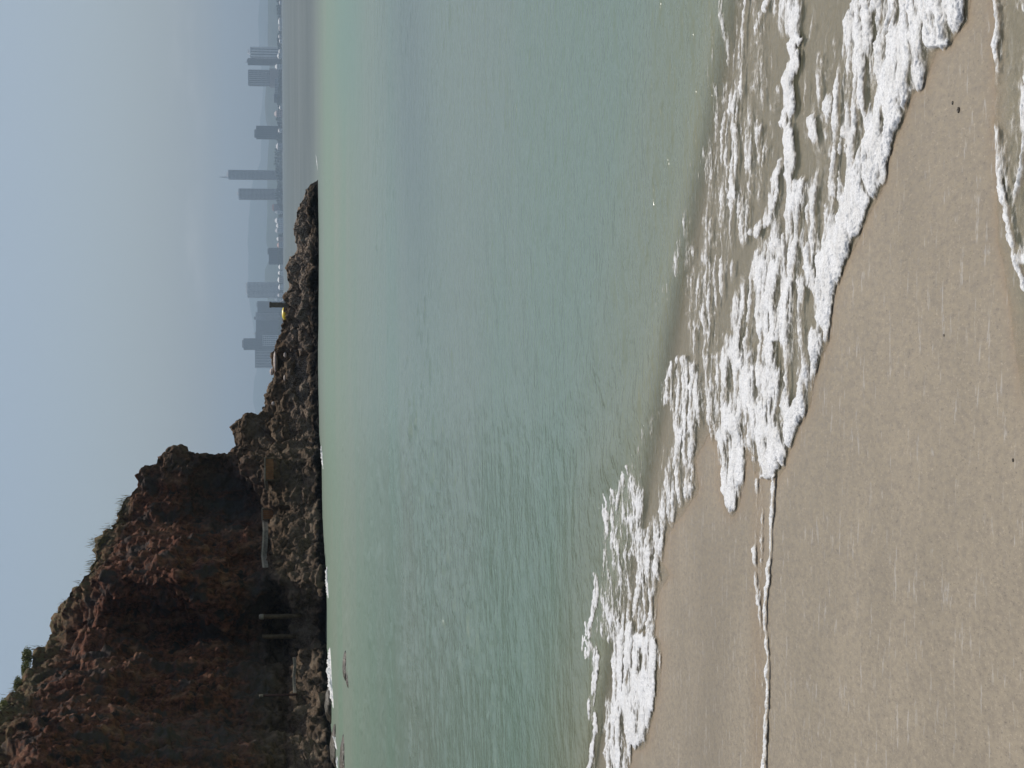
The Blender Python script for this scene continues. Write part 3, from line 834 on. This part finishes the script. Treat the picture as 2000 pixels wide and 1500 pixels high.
post(508, 577, 1203, 9, "thick round wooden post with pale rope round its top, the taller of the pair", WOOD, ROPE)
post(512, 567, 1243, 9, "thick round wooden post with bare top, the shorter of the pair", WOOD, None, 0.02)
post(508, 569, 1357, 4.5, "thin dark reddish post standing alone beyond the thick pair", DWOOD, ROPE)

def panel(sx0, sx1, sy0, sy1, name, label, cat, nb):
    cy_ = (sy0+sy1)/2; D_ = front_depth((sx0+sx1)/2, cy_) - 0.25
    b = at1(sx1, cy_, D_); wv_ = (sy1-sy0)*D_/FPX; h = (sx1-sx0)*D_/FPX
    e = empty(name, b)
    mb = MB(); bw = wv_/nb
    for i in range(nb):
        mb.box(-wv_/2+i*bw+0.006, -wv_/2+(i+1)*bw-0.006, -0.02+0.004*(i % 2), 0.02, -0.05, h*(0.96+0.03*random.random()))
    mb.build("boarding", OWOOD, e)
    for xx in (-wv_/2-0.03, wv_/2+0.03): MB().box(xx-0.028, xx+0.028, -0.04, 0.04, -0.1, h*1.03).build("frame_post", WOOD, e)
    MB().box(-wv_/2-0.06, wv_/2+0.06, -0.045, 0.045, h*1.033, h*1.033+0.04).build("top_rail", PALE, e)
    tag(e, label, cat)
panel(514, 541, 996, 1013, "timber_gate", "narrow upright orange-brown timber panel on the rock ledge", "gate", 4)
panel(519, 532, 896, 936, "timber_bench", "long low orange-brown timber boarding on the ledge, wider than the narrow panel", "bench", 9)

def lowwall(pts, hpx, label, wth=0.22):
    P_ = []
    for a, b in pts:
        D_ = front_depth(a+4, b)-0.1
        P_.append(at1(a, b, D_))
    c0 = P_[len(P_)//2].copy()
    e = empty("parapet_wall", c0)
    def strip(z0, z1, w):
        mb = MB(); rings = []
        for p in P_:
            q = p-c0; hh = hpx*p.y/FPX; j = random.uniform(-0.012, 0.012)
            rings.append([(q.x, q.y-w/2+j, q.z-hh*z0), (q.x, q.y+w/2, q.z-hh*z0), (q.x, q.y+w/2, q.z-hh*z1+j), (q.x, q.y-w/2, q.z-hh*z1+j)])
        return mb.rings(rings)
    strip(1.0, 0.305, wth).build("stone_face", STONE, e)
    strip(0.3, 0.0, wth*1.25).build("coping", PALE, e)
    tag(e, label, "wall", "low walls along the ledge path")
lowwall([(511,992),(512,1012),(513,1035),(512,1060),(510,1085),(513,1108)], 11, "low parapet wall with pale coping between the narrow timber panel and the posts")
lowwall([(515,915),(515,930),(516,945),(518,957)], 7, "short parapet wall with pale coping above the long timber boarding")
lowwall([(572,1285),(573,1300),(571,1320),(572,1340),(573,1352)], 6, "worn low wall stub with pale top between the thick posts and the thin post")

# ---- stump, white bundle and yellow float on the ridge
D_ = float(crest_pt(597)[1]) - 0.3
b = at1(558, 595.5, D_); r = 5*D_/FPX; h = (558-526.5)*D_/FPX
e = empty("stone_pillar", b)
MB().box(-r, r, -r, r, -0.15, h*0.86, 0.06).build("shaft", STONE, e, bevel=0.02)
MB().box(-r*1.12, r*1.12, -r*1.1, r*1.1, h*0.863, h, 0.10).build("capstone", STONE, e, bevel=0.02)
tag(e, "short weathered grey pillar standing on the ridge against the skyline", "pillar")
b = at1(557, 589, D_-0.1); r = 3.2*D_/FPX
e = empty("white_sack", b)
MB().lathe(0, 0, [(r*0.8, -0.05), (r*1.1, r*0.5), (r, r*1.5), (r*0.55, r*2.1), (r*0.25, r*2.3)], 12, 0.08).build("bag_body", WHITE, e, True)
MB().lathe(0, 0, [(r*0.2, r*2.28), (r*0.42, r*2.6), (r*0.3, r*2.9)], 10, 0.12).build("tied_neck", WHITE, e, True)
tag(e, "small white bundle at the foot of the grey pillar on the ridge", "bag")
D_ = float(crest_pt(612)[1]) + 0.1
p = at1(556.5, 612, D_)
e = empty("yellow_float", p)
L_ = 13*D_/FPX; hh = 6*D_/FPX
mb = MB(); rings = []
for i in range(15):
    q = -1+2*i/14; rr = max(0.02, (1-abs(q)**2.6))**0.5
    rings.append([(q*L_, 0.22*rr*math.cos(2*math.pi*j/14), hh*rr*math.sin(2*math.pi*j/14)) for j in range(14)])
mb.rings(rings).build("hull", YEL, e, True)
MB().box(-L_*0.9, L_*0.9, -0.235, -0.205, -0.012, 0.012).build("rub_strake", YEL, e, bevel=0.004)
tag(e, "bright yellow rounded float lying on the ridge beside the grey pillar", "float")

# ------------------------------------------------------------------ plants on the cliff
def leafmat(name, c1, c2):
    t = NT(name); n = t.noise(3.0, 3, 0.6, t.pos())
    return t.finish(t.mix(t.ramp(n, 0.35, 0.65), c1, c2), 0.6, spec=0.3)
GREEN = leafmat("shrub_leaf", (0.11, 0.13, 0.035), (0.28, 0.27, 0.09))
DRY = leafmat("dry_grass", (0.15, 0.13, 0.05), (0.30, 0.24, 0.11))
STEM = plain("shrub_stem", (0.10, 0.07, 0.045))
def leaf_cloud(n, centre, rad, size):
    d = rng.normal(size=(n, 3)); d /= np.linalg.norm(d, axis=1)[:, None]
    rr = rng.random(n)**0.45
    c = centre + d*rr[:, None]*rad*(0.75+0.35*fbm(d[:, 0]*2, d[:, 1]*2, d[:, 2]*2+centre[1], 2))[:, None]
    a = rng.normal(size=(n, 3)); a /= np.linalg.norm(a, axis=1)[:, None]
    b_ = np.cross(a, rng.normal(size=(n, 3))); b_ /= np.linalg.norm(b_, axis=1)[:, None]
    s = size*(0.6+0.8*rng.random(n))[:, None]
    V = np.stack([c-a*s, c+b_*s*0.45, c+a*s, c-b_*s*0.45], 1).reshape(-1, 3)
    return V, np.arange(4*n).reshape(-1, 4)
def bush(sy_, sxo, rpx, label, n=900):
    cpt = crest_pt(sy_); D_ = cpt[1]-0.1
    r = rpx*D_/FPX
    e = empty("shrub", Vector(cpt))
    V, Q_ = leaf_cloud(n, np.array([0, 0, r*0.55]), np.array([r*1.5, r, r*0.75]), r*0.12)
    mesh_np("foliage", V, Q_, GREEN, e, False)
    mb = MB()
    for i in range(6):
        a = random.uniform(0, 6.28); q = r*0.7
        mb.rings([[(0.02*math.cos(t)+math.cos(a)*q*f, 0.02*math.sin(t)+math.sin(a)*q*f, -0.1+r*1.0*f) for t in (0, 2.1, 4.2)] for f in (0, 0.5, 1)])
    mb.build("stem", STEM, e)
    tag(e, label, "shrub", "shrubs on the cliff top")
bush(1283, 0, 18, "green shrub standing farthest out along the cliff edge, towards the skyline")
bush(1308, 0, 15, "green shrub second from the seaward end of the cliff top growth")
bush(1338, 0, 15, "low green shrub on the cliff edge just before the last grey green one")
bush(1380, 0, 15, "grey green shrub at the frame's edge, last along the cliff top")
def grass_strip(name, lb, sy0, sy1, n, hmin, hmax):
    r = CG[Ck-1:Ck+2].reshape(-1, 3); a, b_ = project(r)
    c = r[(b_ > sy0) & (b_ < sy1)]; c = c[fbm(c[:, 0]*0.9, c[:, 1]*0.3, 0*c[:, 0], 3) > -0.02]
    V = []; 
    idx = rng.integers(0, len(c), n)
    base = c[idx] + rng.normal(size=(n, 3))*np.array([0.10, 0.35, 0.05])
    ang = rng.random(n)*6.28; hh = hmin+(hmax-hmin)*rng.random(n)**2.2
    lean = np.stack([np.cos(ang), np.sin(ang), 0*ang], 1)*(hh*(0.25+0.5*rng.random(n)))[:, None]
    wdt = np.stack([-np.sin(ang), np.cos(ang), 0*ang], 1)*0.010
    mid = base+lean*0.35+np.array([0, 0, 1])*hh[:, None]*0.6
    tip = base+lean+np.array([0, 0, 1])*hh[:, None]
    V = np.stack([base-wdt, base+wdt, mid+wdt*0.8, mid-wdt*0.8, tip+wdt*0.15, tip-wdt*0.15], 1).reshape(-1, 3)
    i = np.arange(n)[:, None]*6
    Q_ = np.concatenate([i+np.array([0, 1, 2, 3]), i+np.array([3, 2, 4, 5])])
    tag(mesh_np(name, V, Q_, DRY, None, False), lb, "grass", kind="stuff")
grass_strip("dry_grass", "dry yellow grass along the edge of the cliff top", 960, 1500, 2600, 0.04, 0.36)

# ------------------------------------------------------------------ far shore, hills, city
def ridge(name, pts, D_, depthm, mat, lb=None, base=-2.0, extra=0.0):
    pts = np.array(pts, float)
    sy_ = np.linspace(pts[0, 0], pts[-1, 0], 500)
    sx_ = np.interp(sy_, pts[:, 0], pts[:, 1])
    T = at(sx_, sy_, np.full(500, D_))
    hz = T[:, 2]
    hz = hz + hz*0.05*fbm(T[:, 0]*0.006, 0*hz, 0*hz+D_, 4)
    rows = []
    for f_ in np.linspace(-1, 1, 31):
        prof = math.cos(f_*math.pi/2)**1.2 if abs(f_) < 1 else 0
        Pj = T.copy(); Pj[:, 1] += f_*depthm
        Pj[:, 2] = base + (hz-base)*(prof*(1+0.12*(1-prof)*fbm(T[:, 0]*0.004, 0*hz+f_*3, 0*hz+1, 3)))
        rows.append(Pj)
    G_ = np.stack(rows)
    o = mesh_np(name, G_.reshape(-1, 3), grid_quads(31, 500)[:, ::-1], mat)
    tag(o, lb, kind="structure")
    return o
hm = NT("hill_forest"); hn = hm.noise(0.02, 6, 0.65, hm.pos()); hn2 = hm.noise(0.003, 4, 0.6, hm.pos())
HILL = hm.finish(hm.mix(hm.ramp(hn, 0.3, 0.7), (0.025, 0.04, 0.022), hm.mix(hm.ramp(hn2, 0.4, 0.6), (0.06, 0.08, 0.04), (0.09, 0.085, 0.055))), 0.95, spec=0.1)
ridge("far_hills", [(-900,500),(-500,506),(-200,503),(0,508.6),(45,503.5),(90,506.5),(170,514),(225,511),(240,507),(262,510),(315,510),(333,505),(352,496),(370,491),(420,487),(477,483.5),(500,485.5),(555,484),(585,487),(630,494),(700,503),(720,502),(742,496),(787,495),(802,498),(850,504),(1000,500),(1400,508),(2400,500)], 12500, 1500, HILL)
ridge("near_hills", [(-900,525),(-200,520),(0,523),(90,523),(120,530),(170,520),(200,517),(232,519),(260,526),(330,522),(420,522),(465,520),(478,521),(500,528),(516,522),(528,517),(560,517),(590,524),(640,530),(720,534),(800,530),(1000,528),(2400,528)], 7600, 700, HILL)
gm = plain("far_ground", (0.09, 0.085, 0.06), 0.95, 0.3, 0.02)
v_ = [(-9000, 4300, 0.05), (9000, 4300, 0.05), (9000, 4330, 1.3), (-9000, 4330, 1.3), (9000, 14000, 2.0), (-9000, 14000, 2.0), (-9000, 4290, -3), (9000, 4290, -3)]
me = bpy.data.meshes.new("far_shore"); me.from_pydata(v_, [], [(6, 7, 1, 0), (0, 1, 2, 3), (3, 2, 4, 5)]); me.materials.append(gm)
o = bpy.data.objects.new("far_shore", me); col.objects.link(o); tag(o, kind="structure")

# trees along the far waterfront: one far-off belt
BELT = [(-300,543),(0,541),(20,540),(38,543),(60,546),(70,541),(90,541),(100,545),(135,544),(170,544),(200,540),(215,545),(232,539),(245,542),(262,541),(270,541),(285,544),(295,536),(310,535.5),(328,537),(345,541),(365,541),(380,537),(395,540),(405,546),(430,543),(470,543),(485,541),(520,543),(560,544),(600,545),(660,543),(760,543),(1600,543)]
bl = np.array(BELT, float)
Vs, Qs, off_ = [], [], 0
for sy_ in np.arange(-150, 780, 2.6):
    top_ = np.interp(sy_, bl[:, 0], bl[:, 1]) + rng.normal()*1.0
    D_ = 4350+rng.random()*60
    b = at(np.array(553.), np.array(sy_), np.array(D_)); tz = at(np.array(top_), np.array(sy_), np.array(D_))[2]
    hz = max(tz-1.2, 4)
    for lv in range(3):
        V, Q_ = leaf_cloud(34, np.array([b[0]+rng.normal()*1.5, D_, 1.2+hz*(0.2+0.3*lv)]), np.array([4.2, 4.0, hz*0.26]), 1.5)
        Vs.append(V); Qs.append(Q_+off_); off_ += len(V)
FARTREE = leafmat("far_tree_leaf", (0.022, 0.035, 0.02), (0.05, 0.065, 0.03))
tag(mesh_np("far_trees", np.concatenate(Vs), np.concatenate(Qs), FARTREE, None, False), "dark belt of trees along the far waterfront", "trees", kind="stuff")

def fm(name, c): return plain(name, c, 0.6, 0.08, 0.05)
GLASS_D = plain("tower_glass_dark", (0.012, 0.016, 0.024), 0.35, 0.2, 0.1)
GLASS_M = plain("tower_glass", (0.09, 0.10, 0.12), 0.3, 0.2, 0.1)
CONC = {c: fm("concrete_"+c, v) for c, v in dict(pale=(0.88, 0.86, 0.82), mid=(0.58, 0.56, 0.55), dark=(0.10, 0.11, 0.13), pink=(0.60, 0.45, 0.40), warm=(0.48, 0.40, 0.36), white=(0.8, 0.79, 0.76), red=(0.40, 0.15, 0.10)).items()}
ZG = 1.6
def tower(sy0, sy1, sxt, label, wall, glass, D_, piers=6, floors=True, crown=None, name="tower_block", cat="tower", depth_r=0.9, rot=0.0, floor_h=3.6, pier_w=0.35, podium=None):
    cy_ = (sy0+sy1)/2
    b = at1(552, cy_, D_); topz = at1(sxt, cy_, D_).z
    w_ = (sy1-sy0)*D_/FPX; d_ = w_*depth_r
    e = empty(name, (b.x, D_, ZG)); H = topz-ZG
    z0 = 0.0
    if podium:
        pw, ph, pm = podium
        MB().box(-w_*pw/2, w_*pw/2, -d_*pw/2, d_*pw/2, -2, ph).build("podium", CONC[pm], e); z0 = ph+0.01
    MB().box(-w_/2+0.25, w_/2-0.25, -d_/2+0.25, d_/2-0.25, z0, H-1.2).build("window_wall", glass, e)
    mb = MB(); pw_ = w_/piers*pier_w
    for i in range(piers+1):
        xx = -w_/2+pw_/2+(w_-pw_)*i/piers
        for yy in (-d_/2, d_/2): mb.box(xx-pw_/2, xx+pw_/2, yy-0.25, yy+0.25, z0, H-1.25)
    for i in range(4):
        yy = -d_/2+0.3+(d_-1.4)*(i+0.3)/4
        for xx in (-w_/2, w_/2): mb.box(xx-0.24, xx+0.24, yy, yy+0.8, z0, H-1.25)
    mb.build("pier", CONC[wall], e)
    if floors:
        fb = MB(); zc = z0+floor_h
        while zc < H-2:
            fb.box(-w_/2-0.12, w_/2+0.12, -d_/2-0.12, d_/2+0.12, zc, zc+floor_h*0.30); zc += floor_h
        fb.build("floor_slab", CONC[wall], e)
    MB().box(-w_/2-0.3, w_/2+0.3, -d_/2-0.3, d_/2+0.3, H-1.15, H).build("roof", CONC[wall], e)
    if crown:
        for cn, cm, cx_, cw, ch, tp in crown:
            MB().box((cx_-cw/2)*w_, (cx_+cw/2)*w_, -cw*d_/2, cw*d_/2, H+0.005, H+ch, tp).build(cn, CONC[cm], e)
    e.rotation_euler = (0, 0, rot)
    tag(e, label, cat, "high-rise blocks on the far shore")
    return e
m2 = 4500/FPX
tower(94.5, 113, 488.5, "tower with two pale vertical bands and rounded top, the tower farthest from the cliff", "pale", GLASS_D, 4480, 3, True, [("roof_dome", "pale", 0.05, 0.5, 7, 0.45)], pier_w=0.5)
tower(116, 127.5, 484, "slim dark tower with a short mast standing close against the banded tower", "dark", GLASS_D, 4520, 4, True, [("lift_house", "dark", 0.1, 0.5, 2.5, 0.1), ("mast", "dark", -0.1, 0.08, 8, 0.5)])
tower(139.5, 167, 486.5, "broad tower with dark crown and pale ribs on a low podium", "mid", GLASS_D, 4500, 7, True, [("roof_screen", "dark", 0, 0.96, 2.2, 0.0)], podium=(1.15, 33, "warm"))
tower(155, 184, 536.5, "long low grey block under the broad dark-crowned tower", "mid", GLASS_M, 4420, 9, True, None, "apartment_block", "building", 0.5)
tower(184, 200, 535.5, "low dark block ending the grey waterfront row beside the pinkish house", "dark", GLASS_M, 4425, 6, True, [("stair_tower", "mid", 0.3, 0.2, 3, 0.0)], "apartment_block", "building", 0.6)
tower(248, 271, 500.5, "dark stepped tower standing alone with a pale central strip", "dark", GLASS_D, 4460, 6, True, [("stepped_top", "dark", -0.1, 0.66, 5, 0.12), ("mast", "pale", -0.3, 0.06, 9, 0.4)], pier_w=0.25)
tower(334, 351, 446, "tallest tower, pale grey with a pointed spire on its roof", "mid", GLASS_M, 4490, 7, True, [("roof_dome", "pale", 0.0, 0.75, 5, 0.4), ("spire", "white", -0.28, 0.26, 27, 0.93)])
tower(370, 390, 467, "second tallest tower, flat roofed grey slab beside the spired one", "mid", GLASS_D, 4510, 8, True, [("parapet", "pale", 0, 0.92, 2.0, 0), ("lift_house", "pale", 0.05, 0.4, 5.5, 0.2)])
tower(399, 412, 534.5, "low waterfront house with a reddish sloping roof", "warm", GLASS_M, 4440, 4, True, [("red_roof", "red", 0, 1.0, 4, 0.35)], "waterfront_house", "building", 0.8)
tower(485, 516, 525, "squat dark block close to the rock point on the skyline", "dark", GLASS_D, 4400, 9, True, [("roof_block", "dark", 0.3, 0.36, 3.2, 0.0)], depth_r=0.6)
tower(552, 581, 483.5, "wide pale grid-fronted tower standing alone just clear of the grey pillar", "pale", GLASS_M, 4560, 12, True, [("roof_parapet", "white", 0.1, 0.75, 4.5, 0.05)], pier_w=0.45)
tower(589, 610, 503, "blue grey slab directly behind the grey pillar", "dark", GLASS_M, 4700, 7, True, [("lift_house", "mid", 0.2, 0.4, 3, 0)])
tower(610, 626, 499.5, "blue grey slab above the yellow float", "mid", GLASS_M, 4760, 6, True, [("lift_house", "dark", -0.2, 0.35, 5, 0)])
tower(626, 648, 500, "plain blue grey slab between the one above the float and the narrow slab", "dark", GLASS_M, 4720, 7, True, None)
tower(648, 661, 499, "narrow slab squeezed against the rounded dark tower", "dark", GLASS_M, 4780, 4, True, [("mast", "mid", 0.2, 0.12, 6, 0.3)])
tower(661, 683, 476, "dark tower with a rounded stepped crown over the ridge", "dark", GLASS_D, 4600, 7, True, [("stepped_crown", "dark", 0.02, 0.8, 4.2, 0.25)])
tower(655, 675, 513, "low white lattice-fronted block in front of the rounded dark tower", "white", GLASS_M, 4470, 5, True, None, "apartment_block", "building", 0.8, 0.0, 5.0, 0.3)
tower(683, 718, 499.5, "wide pale ribbed slab nearest the cliff on the skyline", "mid", GLASS_M, 4650, 11, False, [("roof_edge", "dark", 0, 1.0, 1.5, 0)], pier_w=0.5)

# small waterfront houses
def house(sy0, sy1, sxt, wall, roof, label, D_=4330):
    cy_ = (sy0+sy1)/2; b = at1(552, cy_, D_); topz = at1(sxt, cy_, D_).z
    w_ = (sy1-sy0)*D_/FPX; H = topz-ZG; d_ = min(w_, 14)
    e = empty("waterfront_house", (b.x, D_, ZG))
    hw = H*0.72
    MB().box(-w_/2, w_/2, -d_/2, d_/2, -2, hw).build("wall", CONC[wall], e)
    r_ = MB(); n = [(-w_/2-0.5, -d_/2-0.5, hw+0.01), (w_/2+0.5, -d_/2-0.5, hw+0.01), (w_/2+0.5, d_/2+0.5, hw+0.01), (-w_/2-0.5, d_/2+0.5, hw+0.01), (-w_/2*0.4, 0, H), (w_/2*0.4, 0, H)]
    r_.v = n; r_.f = [[3, 2, 1, 0], [0, 1, 5, 4], [1, 2, 5], [2, 3, 4, 5], [3, 0, 4]]
    r_.build("roof", CONC[roof], e)
    k_ = max(2, int(w_/4))
    for i in range(k_):
        xx = -w_/2+w_*(i+0.5)/k_
        for zc in ([hw*0.35] if hw < 6 else [hw*0.22, hw*0.62]): MB().box(xx-0.9, xx+0.9, -d_/2-0.06, -d_/2+0.05, zc, zc+min(2, hw*0.25)).build("window", GLASS_D, e)
    tag(e, label, "house", "pale houses along the far waterfront")
for a in ((2, 9, 545, "mid", "mid", "small grey house on the waterfront farthest from the cliff"), (36, 49, 543.5, "white", "pale", "long white house low on the waterfront, beyond the banded tower"),
          (50, 60, 544, "pale", "warm", "pale house touching the long white one"), (68, 75, 543.5, "mid", "mid", "greyish house alone between dark trees beyond the banded tower"),
          (77, 84, 545, "pale", "mid", "small pale house with grey roof nearest the banded tower among the trees"), (97, 104, 544, "white", "white", "white house at the foot of the banded tower"),
          (105, 114, 541.5, "white", "pale", "taller white house between banded tower and slim dark tower"), (126, 135, 537, "white", "pale", "bright white narrow building between the slim dark and broad towers"),
          (217, 228, 535.5, "pink", "pink", "pinkish house on the waterfront between the low dark block and the trees"), (207, 214, 545, "white", "white", "tiny white gabled house beside the pinkish one"),
          (252, 259, 543, "pale", "mid", "pale house at the foot of the stepped dark tower"), (280, 292, 539, "mid", "mid", "grey house beside the tall dark tree clump"),
          (412, 417, 537, "white", "white", "narrow white house against the red roofed one"), (426, 436, 536.5, "white", "pale", "pale house with two storeys nearest the red roof in the white cluster"),
          (437, 445, 539, "pale", "pale", "plain pale house in the middle of the white cluster"), (446, 455, 537, "white", "mid", "white house with grey roof at the end of the white cluster"),
          (463, 471, 540, "pink", "pale", "small pinkish house between the white cluster and the squat dark block"), (474, 484, 541, "mid", "red", "small grey house with reddish roof touching the squat dark block"),
          (517, 526, 544, "white", "pale", "white house touching the cliff side of the squat dark block"), (529, 537, 543, "pale", "pale", "pale house halfway to the wide grid-fronted tower"),
          (541, 552, 542, "warm", "pale", "buff house at the foot of the grid-fronted tower, away from the pillar"), (556, 566, 543.5, "white", "white", "white house in front of the grid-fronted tower"),
          (573, 580, 542, "white", "mid", "white house at the foot of the grid-fronted tower, towards the pillar"), (583, 588, 536, "white", "white", "small white block beside the grey pillar")):
    house(*a)

# ------------------------------------------------------------------ sea haze
hz = MB(); hz.box(-6500, 6500, -60, 15500, -5, 520)
hmz = NT("sea_haze")
pv = hmz.n('ShaderNodeVolumePrincipled')
pv.inputs['Color'].default_value = (0.60, 0.78, 0.95, 1); pv.inputs['Density'].default_value = 0.00015; pv.inputs['Anisotropy'].default_value = 0.3
hmz.t.links.new(pv.outputs[0], hmz.out.inputs['Volume'])
o = hz.build("haze", hmz.mat); tag(o, kind="stuff"); o["label"] = "pale blue sea haze over the bay"
